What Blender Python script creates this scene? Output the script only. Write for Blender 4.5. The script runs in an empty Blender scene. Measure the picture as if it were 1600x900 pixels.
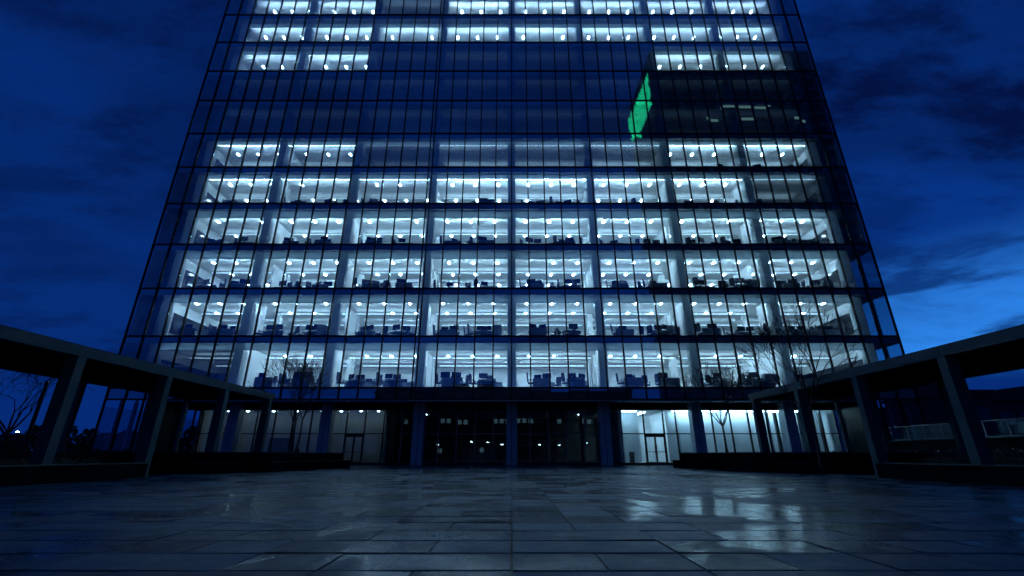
import bpy, math, random
from mathutils import Vector, Matrix
random.seed(7)
rnd = random.random
def U(a, b): return a + (b - a) * rnd()

# ------------------------------------------------------------------ camera
scene = bpy.context.scene
C = scene.collection
CAMH = 0.78
cam_d = bpy.data.cameras.new("camera"); cam = bpy.data.objects.new("camera", cam_d); C.objects.link(cam)
cam.location = (0.0, 0.0, CAMH)
cam.rotation_euler = (math.radians(90 + 20.43), 0, 0)
cam_d.sensor_width = 36; cam_d.lens = 698 / 1600 * 36
cam_d.shift_x = 0.0003
cam_d.clip_start = 0.05; cam_d.clip_end = 3000
scene.camera = cam

# ------------------------------------------------------------------ world: dusk sky
world = bpy.data.worlds.new("World"); scene.world = world; world.use_nodes = True
nt = world.node_tree; nt.nodes.clear()
def N(t, **k):
    n = nt.nodes.new(t)
    for a, b in k.items(): setattr(n, a, b)
    return n
def L(a, b): nt.links.new(a, b)
def vmath(op, a, b=None, val=False):
    n = N('ShaderNodeVectorMath', operation=op)
    for i, s in enumerate((a, b)):
        if s is None: continue
        if isinstance(s, (tuple, list)): n.inputs[i].default_value = s
        else: L(s, n.inputs[i])
    return n.outputs['Value'] if val else n.outputs[0]
def fmath(op, a, b=None, clamp=False):
    n = N('ShaderNodeMath', operation=op, use_clamp=clamp)
    for i, s in enumerate((a, b)):
        if s is None: continue
        if isinstance(s, (int, float)): n.inputs[i].default_value = s
        else: L(s, n.inputs[i])
    return n.outputs[0]
def maprange(x, a, b, c=0.0, d=1.0, smooth=True):
    n = N('ShaderNodeMapRange', interpolation_type='SMOOTHSTEP' if smooth else 'LINEAR')
    L(x, n.inputs[0])
    for i, v in enumerate((a, b, c, d)): n.inputs[i + 1].default_value = v
    return n.outputs[0]
def cmix(f, a, b):
    n = N('ShaderNodeMix', data_type='RGBA')
    L(f, n.inputs[0])
    for i, s in ((6, a), (7, b)):
        if isinstance(s, tuple): n.inputs[i].default_value = (*s, 1)
        else: L(s, n.inputs[i])
    return n.outputs[2]
tc = N('ShaderNodeTexCoord'); sep = N('ShaderNodeSeparateXYZ'); L(tc.outputs['Generated'], sep.inputs[0])
dirv = tc.outputs['Generated']
zc = fmath('MAXIMUM', sep.outputs[2], 0.0)
den = fmath('ADD', zc, 0.22)
comb = N('ShaderNodeCombineXYZ')
L(fmath('DIVIDE', sep.outputs[0], den), comb.inputs[0]); L(fmath('DIVIDE', sep.outputs[1], den), comb.inputs[1])
mp = N('ShaderNodeMapping'); L(comb.outputs[0], mp.inputs[0])
mp.inputs['Rotation'].default_value = (0, 0, math.radians(-28)); mp.inputs['Scale'].default_value = (0.75, 1.5, 1)
mp.inputs['Location'].default_value = (3.1, 1.7, 0)
nz = N('ShaderNodeTexNoise'); L(mp.outputs[0], nz.inputs['Vector'])
nz.inputs['Scale'].default_value = 0.85; nz.inputs['Detail'].default_value = 7; nz.inputs['Roughness'].default_value = 0.55; nz.inputs['Distortion'].default_value = 0.35
nz2 = N('ShaderNodeTexNoise'); L(mp.outputs[0], nz2.inputs['Vector'])
nz2.inputs['Scale'].default_value = 3.2; nz2.inputs['Detail'].default_value = 9; nz2.inputs['Roughness'].default_value = 0.66
g = Vector((0.70, 0.67, 0.23)).normalized()
hl = fmath('SQRT', fmath('ADD', fmath('MULTIPLY', sep.outputs[0], sep.outputs[0]), fmath('MULTIPLY', sep.outputs[1], sep.outputs[1])))
azd = fmath('DIVIDE', fmath('ADD', fmath('MULTIPLY', sep.outputs[0], 0.75), fmath('MULTIPLY', sep.outputs[1], 0.66)), fmath('MAXIMUM', hl, 0.001))
glow = fmath('MULTIPLY', maprange(azd, 0.78, 1.0), maprange(sep.outputs[2], 0.36, 0.14))
el = maprange(sep.outputs[2], 0.0, 0.85)
base = cmix(el, (0.0011, 0.0160, 0.112), (0.0011, 0.0150, 0.106))
clear = cmix(glow, cmix(maprange(vmath('DOT_PRODUCT', dirv, tuple(g), True), 0.3, 1.0), base, (0.0014, 0.022, 0.150)), (0.022, 0.190, 0.66))
cl = maprange(nz.outputs[0], 0.40, 0.60)
cl2 = maprange(nz2.outputs[0], 0.45, 0.62)
clf = fmath('MULTIPLY', fmath('ADD', fmath('MULTIPLY', cl, 0.60), fmath('MULTIPLY', cl2, 0.46)), 0.95, True)
# thin high veil breaks up near the glow
clf = fmath('MULTIPLY', clf, maprange(glow, 0.0, 0.9, 1.0, 0.35))
col = cmix(clf, clear, (0.0006, 0.0040, 0.033))
mp3 = N('ShaderNodeMapping'); L(dirv, mp3.inputs[0]); mp3.inputs['Scale'].default_value = (3.2, 3.2, 15.0); mp3.inputs['Rotation'].default_value = (0.0, math.radians(9), 0); mp3.inputs['Location'].default_value = (0.4, 1.3, 0.2)
nz3 = N('ShaderNodeTexNoise'); L(mp3.outputs[0], nz3.inputs['Vector']); nz3.inputs['Scale'].default_value = 1.0; nz3.inputs['Detail'].default_value = 7; nz3.inputs['Roughness'].default_value = 0.58
low = fmath('MULTIPLY', maprange(nz3.outputs[0], 0.50, 0.62), maprange(sep.outputs[2], 0.42, 0.26))
col = cmix(fmath('MULTIPLY', low, 0.8), col, (0.0012, 0.012, 0.085))
col = cmix(maprange(sep.outputs[2], 0.10, 0.165), (0.0010, 0.0145, 0.110), col)
col = cmix(maprange(sep.outputs[2], -0.10, 0.0), (0.0006, 0.004, 0.020), col)
bg = N('ShaderNodeBackground'); L(col, bg.inputs[0]); bg.inputs[1].default_value = 1.55
out = N('ShaderNodeOutputWorld'); L(bg.outputs[0], out.inputs[0])
scene.view_settings.view_transform = 'Standard'; scene.view_settings.look = 'None'
scene.view_settings.exposure = 0.0; scene.view_settings.gamma = 1.0; scene.view_settings.use_curve_mapping = False
scene.cycles.max_bounces = 9; scene.cycles.diffuse_bounces = 6; scene.cycles.glossy_bounces = 4
scene.cycles.transparent_max_bounces = 24; scene.cycles.transmission_bounces = 6
scene.cycles.sample_clamp_indirect = 4.0
scene.cycles.blur_glossy = 0.5; scene.cycles.caustics_reflective = False

# ------------------------------------------------------------------ materials
MATS = {}
def material(name):
    global nt
    m = bpy.data.materials.new(name); m.use_nodes = True; nt = m.node_tree
    MATS[name] = m
    return m, nt.nodes['Principled BSDF'], nt.nodes['Material Output']
def simple(name, col, rough=0.6, metal=0.0, var=0.12, scale=4.0, bump=0.0, coat=0.0, spec=0.5):
    m, b, o = material(name)
    tcn = N('ShaderNodeTexCoord'); no = N('ShaderNodeTexNoise'); L(tcn.outputs['Object'], no.inputs['Vector'])
    geo = N('ShaderNodeNewGeometry'); L(geo.outputs['Position'], no.inputs['Vector'])
    no.inputs['Scale'].default_value = scale; no.inputs['Detail'].default_value = 4
    lo = tuple(c * (1 - var) for c in col); hi = tuple(min(1, c * (1 + var)) for c in col)
    L(cmix(maprange(no.outputs[0], 0.3, 0.7), lo, hi), b.inputs['Base Color'])
    L(maprange(no.outputs[0], 0.3, 0.7, rough * 0.85, min(1, rough * 1.15)), b.inputs['Roughness'])
    b.inputs['Metallic'].default_value = metal; b.inputs['Coat Weight'].default_value = coat
    b.inputs['Specular IOR Level'].default_value = spec
    if bump:
        n2 = N('ShaderNodeTexNoise'); L(geo.outputs['Position'], n2.inputs['Vector']); n2.inputs['Scale'].default_value = 60; n2.inputs['Detail'].default_value = 5
        bp = N('ShaderNodeBump'); bp.inputs['Strength'].default_value = bump; bp.inputs['Distance'].default_value = 0.01
        L(n2.outputs[0], bp.inputs['Height']); L(bp.outputs[0], b.inputs['Normal'])
    return m
def emit(name, col, s):
    m, b, o = material(name)
    nt.nodes.remove(b); e = N('ShaderNodeEmission'); e.inputs[0].default_value = (*col, 1); e.inputs[1].default_value = s
    L(e.outputs[0], o.inputs[0]); return m
def glassmat(name, tint, r0, rough=0.0, power=4.0):
    m, b, o = material(name); nt.nodes.remove(b)
    tr = N('ShaderNodeBsdfTransparent'); tr.inputs[0].default_value = (*tint, 1)
    gl = N('ShaderNodeBsdfGlossy'); gl.inputs['Roughness'].default_value = rough; gl.inputs[0].default_value = (0.85, 0.95, 1, 1)
    lw = N('ShaderNodeLayerWeight'); lw.inputs[0].default_value = 0.5
    f = fmath('ADD', r0, fmath('MULTIPLY', fmath('POWER', lw.outputs['Facing'], power), 1 - r0), True)
    mx = N('ShaderNodeMixShader'); L(f, mx.inputs[0]); L(tr.outputs[0], mx.inputs[1]); L(gl.outputs[0], mx.inputs[2])
    L(mx.outputs[0], o.inputs[0]); return m
def translucent(name, col, k):
    m, b, o = material(name)
    geo = N('ShaderNodeNewGeometry'); no = N('ShaderNodeTexNoise'); L(geo.outputs['Position'], no.inputs['Vector']); no.inputs['Scale'].default_value = 1.3
    b.inputs['Roughness'].default_value = 0.55
    cc = cmix(maprange(no.outputs[0], 0.3, 0.7), tuple(c * 0.88 for c in col), col); L(cc, b.inputs['Base Color'])
    t = N('ShaderNodeBsdfTranslucent'); L(cc, t.inputs[0]); mx = N('ShaderNodeMixShader'); mx.inputs[0].default_value = k
    L(b.outputs[0], mx.inputs[1]); L(t.outputs[0], mx.inputs[2]); L(mx.outputs[0], o.inputs[0]); return m

GLASS = glassmat('curtain_glass', (0.84, 0.95, 1.0), 0.21, 0.0, 3.0)
GLASS_LOW = glassmat('lobby_glass', (0.80, 0.90, 0.95), 0.05)
def spandrelmat():
    m, b, o = material('spandrel_glass'); b.inputs['Base Color'].default_value = (0.012, 0.03, 0.055, 1); b.inputs['Roughness'].default_value = 0.4
    gl = N('ShaderNodeBsdfGlossy'); gl.inputs['Roughness'].default_value = 0.02; gl.inputs[0].default_value = (0.85, 0.95, 1, 1)
    lw = N('ShaderNodeLayerWeight'); lw.inputs[0].default_value = 0.5
    f = fmath('ADD', 0.50, fmath('MULTIPLY', fmath('POWER', lw.outputs['Facing'], 3.0), 0.50), True)
    mx = N('ShaderNodeMixShader'); L(f, mx.inputs[0]); L(b.outputs[0], mx.inputs[1]); L(gl.outputs[0], mx.inputs[2]); L(mx.outputs[0], o.inputs[0]); return m
SPANDREL = spandrelmat()
FRAME = simple('dark_anodised_frame', (0.010, 0.012, 0.016), 0.5, 0.0, 0.2, spec=0.25)
PIER = translucent('pale_inner_facade', (0.70, 0.78, 0.82), 0.55)
WALL = simple('office_wall_paint', (0.70, 0.72, 0.73), 0.7, var=0.05, scale=0.7)
CEIL = simple('office_ceiling', (0.80, 0.82, 0.82), 0.8, var=0.05, scale=1.5)
CARPET = simple('office_carpet', (0.55, 0.58, 0.60), 0.9, var=0.2)
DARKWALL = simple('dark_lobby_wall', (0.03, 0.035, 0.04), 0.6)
GREYWALL = simple('grey_lobby_wall', (0.30, 0.30, 0.29), 0.7, scale=0.6, var=0.18)
BLUEWALL = simple('pale_panel_wall', (0.62, 0.70, 0.74), 0.6, scale=0.4, var=0.08)
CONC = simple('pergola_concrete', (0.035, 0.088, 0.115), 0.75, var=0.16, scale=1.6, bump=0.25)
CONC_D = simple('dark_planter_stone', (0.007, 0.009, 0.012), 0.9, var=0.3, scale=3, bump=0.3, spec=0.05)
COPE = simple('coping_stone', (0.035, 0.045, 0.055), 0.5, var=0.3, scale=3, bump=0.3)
LMUL = simple('pale_lobby_mullion', (0.22, 0.25, 0.27), 0.5)
PILLAR = simple('pillar_cladding', (0.36, 0.46, 0.54), 0.5, var=0.12, scale=1.0, bump=0.1)
BLACK = simple('black_plastic', (0.030, 0.035, 0.04), 0.45)
DESKM = simple('desk_laminate', (0.10, 0.13, 0.16), 0.5)
SCREENM = simple('switched_off_screen', (0.01, 0.012, 0.016), 0.15)
FABRIC = simple('chair_fabric', (0.035, 0.045, 0.06), 0.9)
GREYM = simple('grey_metal', (0.25, 0.27, 0.30), 0.35, 0.8)
LEAF = simple('indoor_leaf', (0.04, 0.08, 0.05), 0.5, var=0.4, scale=8)
HEDGEM = simple('hedge_leaf', (0.015, 0.03, 0.015), 0.7, var=0.5, scale=9)
BARK = simple('bark', (0.035, 0.032, 0.030), 0.85, var=0.3, scale=12)
GROUNDM = simple('dark_ground', (0.03, 0.03, 0.03), 0.9, var=0.4, scale=0.2)
FARM = simple('far_building_render', (0.05, 0.055, 0.06), 0.8, var=0.2, scale=0.3)
FARWIN = simple('far_window_glass', (0.01, 0.014, 0.02), 0.1)
FARDIM = emit('far_dim_window', (0.50, 0.90, 0.90), 0.35)
LCOL = (0.60, 0.83, 1.0)
LIGHT = {}
def lightmat(lv):
    k = round(lv, 2)
    if k not in LIGHT: LIGHT[k] = emit('office_light_%d' % round(k * 100), LCOL if k > 0.3 else (0.62, 0.82, 0.95), 240.0 * k)
    return LIGHT[k]
FILL = {}
def fillmat(lv):  # emission for the added strips that brighten office ceilings
    k = round(lv, 3)
    if k not in FILL: FILL[k] = emit('added_fill_light_%d' % round(k * 1000), (0.60, 0.83, 1.0), 105.0 * k)
    return FILL[k]
LOBBYL = emit('lobby_strip_light', (0.55, 0.83, 1.0), 48.0)
WARML = emit('dim_lobby_spot', (0.60, 0.80, 0.95), 62.0)
LAMPL = emit('street_lamp_glow', (0.75, 0.92, 1.0), 60.0)
FARLIT = emit('far_lit_window', (0.45, 0.80, 1.0), 0.6)

# wet granite paving
m, b, o = material('wet_paving')
geo = N('ShaderNodeNewGeometry'); P = geo.outputs['Position']
def noise(scale, detail=4, rough=0.5, vec=None, dist=0.0):
    n = N('ShaderNodeTexNoise'); L(vec or P, n.inputs['Vector']); n.inputs['Scale'].default_value = scale
    n.inputs['Detail'].default_value = detail; n.inputs['Roughness'].default_value = rough; n.inputs['Distortion'].default_value = dist
    return n.outputs[0]
oi = N('ShaderNodeObjectInfo'); at_ = N('ShaderNodeAttribute', attribute_name='tone')
rv = fmath('FRACT', fmath('ADD', oi.outputs['Random'], at_.outputs['Fac']))
big = noise(0.42, 5, 0.6, dist=0.8); mid = noise(3.0, 5, 0.65); fine = noise(110, 3, 0.7); grit = noise(26, 5, 0.75)
wet = fmath('ADD', fmath('MULTIPLY', maprange(big, 0.32, 0.68), 0.60), fmath('MULTIPLY', rv, 0.40))
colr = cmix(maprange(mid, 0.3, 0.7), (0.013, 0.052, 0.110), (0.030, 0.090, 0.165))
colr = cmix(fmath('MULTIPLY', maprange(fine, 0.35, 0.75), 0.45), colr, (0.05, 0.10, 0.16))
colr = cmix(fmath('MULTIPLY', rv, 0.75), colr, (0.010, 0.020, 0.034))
L(colr, b.inputs['Base Color'])
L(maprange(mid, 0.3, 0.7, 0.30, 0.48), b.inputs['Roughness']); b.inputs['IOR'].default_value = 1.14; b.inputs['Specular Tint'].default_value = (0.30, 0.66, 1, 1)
film = maprange(wet, 0.43, 0.60)
film = fmath('MULTIPLY', film, maprange(grit, 0.30, 0.60, 0.25, 1.0))
L(fmath('MULTIPLY', film, 0.95), b.inputs['Coat Weight']); L(maprange(mid, 0.3, 0.7, 0.05, 0.16), b.inputs['Coat Roughness']); b.inputs['Coat IOR'].default_value = 1.28
b.inputs['Coat Tint'].default_value = (1, 1, 1, 1)
bp = N('ShaderNodeBump'); bp.inputs['Strength'].default_value = 0.9; bp.inputs['Distance'].default_value = 0.009
L(fmath('ADD', fmath('MULTIPLY', grit, 1.0), fmath('ADD', fmath('MULTIPLY', mid, 1.2), fmath('MULTIPLY', fine, 0.4))), bp.inputs['Height'])
L(bp.outputs[0], b.inputs['Normal'])
bp2 = N('ShaderNodeBump'); bp2.inputs['Strength'].default_value = 0.22; bp2.inputs['Distance'].default_value = 0.006
L(fmath('ADD', grit, mid), bp2.inputs['Height']); L(bp2.outputs[0], b.inputs['Coat Normal'])
PAVE = m
# green netting, floodlight on it put in as its own emission
m, b, o = material('green_netting_baked_glow'); nt.nodes.remove(b)
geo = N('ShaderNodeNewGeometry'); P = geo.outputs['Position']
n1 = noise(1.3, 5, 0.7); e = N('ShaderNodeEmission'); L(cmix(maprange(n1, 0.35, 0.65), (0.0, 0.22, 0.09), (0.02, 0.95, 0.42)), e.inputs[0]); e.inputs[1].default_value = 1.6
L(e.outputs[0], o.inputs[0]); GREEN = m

# ------------------------------------------------------------------ mesh helpers
class MB:
    def __init__(s): s.v = []; s.f = []
    def box(s, x0, x1, y0, y1, z0, z1, M=None):
        n = len(s.v)
        c = [(x0, y0, z0), (x1, y0, z0), (x1, y1, z0), (x0, y1, z0), (x0, y0, z1), (x1, y0, z1), (x1, y1, z1), (x0, y1, z1)]
        if M: c = [tuple(M @ Vector(p)) for p in c]
        s.v += c
        s.f += [(n, n+3, n+2, n+1), (n+4, n+5, n+6, n+7), (n, n+1, n+5, n+4), (n+1, n+2, n+6, n+5), (n+2, n+3, n+7, n+6), (n+3, n, n+4, n+7)]
        return s
    def quad(s, a, b, c, d):
        n = len(s.v); s.v += [a, b, c, d]; s.f.append((n, n+1, n+2, n+3)); return s
    def tube(s, pts, rad, k=6):
        n0 = len(s.v)
        for i, p in enumerate(pts):
            p = Vector(p); a = Vector(pts[max(0, i-1)]); bb = Vector(pts[min(len(pts)-1, i+1)])
            t = (bb - a).normalized(); u = t.orthogonal().normalized(); w = t.cross(u)
            r = rad[i] if isinstance(rad, (list, tuple)) else rad
            for j in range(k):
                an = 2 * math.pi * j / k
                s.v.append(tuple(p + (u * math.cos(an) + w * math.sin(an)) * r))
        for i in range(len(pts) - 1):
            for j in range(k):
                a = n0 + i*k + j; b2 = n0 + i*k + (j+1) % k
                s.f.append((a, b2, b2 + k, a + k))
        s.f.append(tuple(n0 + j for j in range(k))[::-1]); m0 = n0 + (len(pts)-1)*k
        s.f.append(tuple(m0 + j for j in range(k))); return s
    def prism(s, poly, z0, z1):
        n = len(s.v); k = len(poly)
        s.v += [(x, y, z0) for x, y in poly] + [(x, y, z1) for x, y in poly]
        s.f.append(tuple(range(n, n + k))[::-1]); s.f.append(tuple(range(n + k, n + 2*k)))
        for j in range(k): s.f.append((n + j, n + (j+1) % k, n + k + (j+1) % k, n + k + j))
        return s
    def mesh(s, name, mat, smooth=False):
        me = bpy.data.meshes.new(name); me.from_pydata(s.v, [], s.f); me.update(); me.materials.append(mat)
        if smooth:
            for p in me.polygons: p.use_smooth = True
        return me
def put(name, me, parent=None, loc=(0, 0, 0), rot=None, kind=None, label=None, cat=None, group=None):
    ob = bpy.data.objects.new(name, me); C.objects.link(ob)
    ob.location = loc
    if rot: ob.rotation_euler = rot
    if parent: ob.parent = parent; ob.location = Vector(loc) - ORG.get(parent.name, Vector((0, 0, 0)))
    if kind: ob['kind'] = kind
    if label: ob['label'] = label
    if cat: ob['category'] = cat
    if group: ob['group'] = group
    return ob
ORG = {}
def thing(name, label, cat, loc=(0, 0, 0), rz=0.0, group=None):
    ob = put(name, None, None, loc, (0, 0, rz), None, label, cat, group)
    ORG[ob.name] = Vector((0, 0, 0))
    return ob
def site(name, label, cat, loc=(0, 0, 0), group=None):   # parts of a site are given in world coordinates
    ob = thing(name, label, cat, loc, 0, group); ORG[ob.name] = Vector(loc); return ob
BC = {}
def boxmesh(name, w, d, h, mat):
    k = (name, round(w, 3), round(d, 3), round(h, 3), mat.name)
    if k not in BC: BC[k] = MB().box(-w/2, w/2, -d/2, d/2, 0, h).mesh(name, mat)
    return BC[k]
def part(name, x0, x1, y0, y1, z0, z1, mat, parent, rot=None, **kw):
    me = boxmesh(name, x1 - x0, y1 - y0, z1 - z0, mat)
    return put(name, me, parent, ((x0+x1)/2, (y0+y1)/2, z0), rot, **kw)
def copy_thing(o, loc, rz, label):
    r = o.copy(); C.objects.link(r); r.location = loc; r.rotation_euler = (0, 0, rz); r['label'] = label
    for ch in o.children:
        c = ch.copy(); C.objects.link(c); c.parent = r
        for g2 in ch.children:
            d = g2.copy(); C.objects.link(d); d.parent = c
    return r

# ------------------------------------------------------------------ ground and plaza
D = 35.2; MOD = 1.487; HX = 21 * MOD
gm = MB().box(-900, 900, -900, 900, -1.0, -0.06).mesh('ground', GROUNDM); put('ground', gm, kind='structure')
plaza = put('plaza', MB().box(-34, 34, 0.5, 50, -0.055, -0.014).mesh('plaza', simple('paving_bed', (0.008, 0.009, 0.01), 0.8)), kind='structure')
cells = []
rows = int((38.0 - 2.52) / 0.6)
for r in range(rows):
    y0 = 0.15 + 0.6 * (r + 4)     # joints at 3.7, 4.3, 4.9 ...
    y0 = 3.705 - 0.6 * 2 + 0.6 * r
    c = -46
    while c < 46:
        w = 1
        if rnd() < 0.38 and (c != -1 or y0 > 8): w = 2
        if abs(y0 - 3.705) < 0.01 and c == -1: w = 2
        cells.append((c * 0.7, (c + w) * 0.7, y0, y0 + 0.6)); c += w
def vis(c):
    xm = max(0, max(abs(c[0]), abs(c[1])) - 0.7); return c[3] > 3.2 and xm < 1.02 * c[3] + 0.3
near = sorted([c for c in cells if vis(c)], key=lambda c: c[3] ** 2 + (0.3 * (c[0] + c[1]) / 2) ** 2)
nearset = set(near[:300]); rest = MB(); GX, GY = 0.010, 0.019
def tilt(): return (math.radians(random.gauss(0, 0.28)), math.radians(random.gauss(0, 0.18)), 0)
for c in cells:
    w, d = c[1] - c[0] - 2*GX, c[3] - c[2] - 2*GY; cx, cy = (c[0]+c[1])/2, (c[2]+c[3])/2
    t = tilt(); dz = U(-0.0012, 0.0012)
    if c in nearset:
        put('paving_slab', boxmesh('paving_slab', w, d, 0.03, PAVE), plaza, (cx, cy, -0.03 + dz), t)
    else:
        M = Matrix.Translation((cx, cy, -0.03 + dz)) @ Matrix.Rotation(t[0], 4, 'X') @ Matrix.Rotation(t[1], 4, 'Y')
        rest.box(-w/2, w/2, -d/2, d/2, 0, 0.03, M)
rm = rest.mesh('paving_slabs_far', PAVE)
ta = rm.attributes.new('tone', 'FLOAT', 'FACE')
tone = []
for q in range(len(rm.polygons) // 6): tone += [rnd()] * 6
ta.data.foreach_set('value', tone)
put('paving_slab', rm, plaza, kind='stuff')

# ------------------------------------------------------------------ office tower
Zr = [4.79 + 0.07, 8.97, 13.09, 17.19, 21.28, 25.18, 29.03, 33.06, 36.88, 40.84, 44.86, 48.85, 52.85, 56.85]
Zl = [z + CAMH for z in Zr]
Zl[0] = 4.86 + CAMH
ZS = 4.75                         # underside of the overhang
DEP = 24.0; YB = D + DEP
tw = site('office_tower', 'tall glass office tower with lit storeys filling the middle of the view', 'office building', (0, D, 0))
ROWS = len(Zl) - 1
state = {
 1: [0.05, 1, 1, 1, 1, 1, 1, 0.85], 2: [0.9, 1, 1, 1, 1, 1, 1, 0.95], 3: [0.85, 0.95, 1, 1, 1, 1, 1, 0.9],
 4: [0.75, 0.9, 0.95, 1, 1, 1, 0.95, 0.9], 5: [0.6, 0.5, 0.45, 0.85, 0.9, 0.8, 0.75, 0.04], 6: [0.6, 0.42, 0.015, 0.06, 0.05, 0.08, 0.7, 0.7],
 7: [0]*8, 8: [0]*8, 9: [0.3, 0.34, 0, 0.003, 0.002, 0, 0.3, 0.25], 10: [0.26, 0.3, 0.3, 0.34, 0.34, 0.3, 0.3, 0.3], 11: [0.3, 0.3, 0.015, 0.4, 0.3, 0.3, 0.3, 0.3], 12: [0.4]*8, 13: [0.3]*8}
bays = [(-20, -15), (-15, -10), (-10, -5), (-5, 0), (0, 5), (5, 10), (10, 15), (15, 20)]
IN = 0.85                          # cavity between outer glass and inner frames
# outer mullions, full height
def mull(x, z0, z1, w=0.10):
    part('mullion', x - w/2, x + w/2, D - 0.10, D + 0.05, z0, z1, FRAME, tw)
for k in range(-21, 22):
    low = 0.05 if abs(k) >= 18 else ZS
    mull(k * MOD, low, Zl[-1])
mull(-5 * MOD - 0.32, ZS, Zl[-1])
for r in range(ROWS + 1):
    part('transom', -HX - 0.06, HX + 0.06, D - 0.06, D + 0.09, Zl[r] - 0.09, Zl[r] + 0.05, FRAME, tw)
    # slab behind the transom
    for s_ in (-1, 1): part('corner_ceiling', *(sorted((s_*(20*MOD+0.03), s_*(HX-0.03)))), D + 0.10, D + 12, Zl[r] - 0.36, Zl[r] - 0.303, CEIL, tw)
    part('floor_slab', -HX + 0.02, HX - 0.02, D + 0.095, YB, Zl[r] - 0.30, Zl[r] - 0.02, CARPET, tw)
part('transom', -HX - 0.06, HX + 0.06, D - 0.06, D + 0.09, ZS - 0.06, ZS + 0.06, FRAME, tw)
# panes, spandrels
paneme = {}; far = MB(); farsp = MB(); np_ = ns_ = 0
SPH = 0.50
for r in range(0, ROWS):
    z0, z1 = Zl[r] + 0.06, Zl[r + 1] - 0.10 - SPH
    for k in range(-21, 21):
        x0, x1 = k * MOD + 0.05, (k + 1) * MOD - 0.05
        if r < 7:
            put('glass_pane', boxmesh('glass_pane', x1 - x0, 0.02, z1 - z0, GLASS), tw, ((x0+x1)/2, D + 0.0, z0), (math.radians(random.gauss(0, 0.07)), 0, math.radians(random.gauss(0, 0.10))))
        else: far.box(x0, x1, D - 0.01, D + 0.01, z0, z1)
        zs0, zs1 = z1 + 0.012, Zl[r + 1] - 0.10
        if r < 6: put('spandrel_panel', boxmesh('spandrel_panel', x1 - x0, 0.05, zs1 - zs0, SPANDREL), tw, ((x0+x1)/2, D + 0.02, zs0), (math.radians(random.gauss(0, 0.07)), 0, math.radians(random.gauss(0, 0.1))))
        else: farsp.box(x0, x1, D - 0.005, D + 0.045, zs0, zs1)
for k in range(-21, 21):
    x0, x1 = k * MOD + 0.05, (k + 1) * MOD - 0.05
    put('spandrel_panel', boxmesh('spandrel_panel', x1 - x0, 0.05, Zl[0] - 0.10 - ZS - 0.065, SPANDREL), tw, ((x0+x1)/2, D + 0.02, ZS + 0.063), (math.radians(random.gauss(0, 0.08)), 0, math.radians(random.gauss(0, 0.1))))
# side facades
sm = MB()
SIDEP = simple('side_blind', (0.16, 0.22, 0.30), 0.5)
for r in range(ROWS):
    for s_ in (-1, 1):
        if s_ > 0 and r < 3: continue
        xx = s_ * (HX - 0.12); part('side_blind', xx - 0.03, xx + 0.03, D + 0.12, D + 4.4, Zl[r] - 0.01, Zl[r+1] - 0.37, SIDEP, tw)
for sx in (-1, 1):
    X = sx * HX
    for j in range(0, int(DEP / MOD)):
        y0, y1 = D + j * MOD + 0.06, D + (j + 1) * MOD - 0.04
        for r in range(ROWS):
            far.box(X - 0.01, X + 0.01, y0, y1, Zl[r] + 0.06, Zl[r+1] - 0.6)
            farsp.box(X - 0.02, X + 0.02, y0, y1, Zl[r+1] - 0.59, Zl[r+1] - 0.1)
        far.box(X - 0.01, X + 0.01, y0, y1, 0.1, 4.2)
        if j: sm.box(X - 0.08, X + 0.08, y0 - 0.1, y0, 0.0, Zl[-1])
put('side_mullions', sm.mesh('side_mullions', FRAME), tw, kind='stuff')
put('glass_pane', far.mesh('glass_panes_high', GLASS), tw, kind='stuff')
put('spandrel_panel', farsp.mesh('spandrels_high', SPANDREL), tw, kind='stuff')
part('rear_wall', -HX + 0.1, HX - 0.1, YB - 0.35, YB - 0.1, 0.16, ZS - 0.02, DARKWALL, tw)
part('roof', -HX, HX, D + 0.1, YB, Zl[-1] + 0.07, Zl[-1] + 0.5, FRAME, tw)
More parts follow.
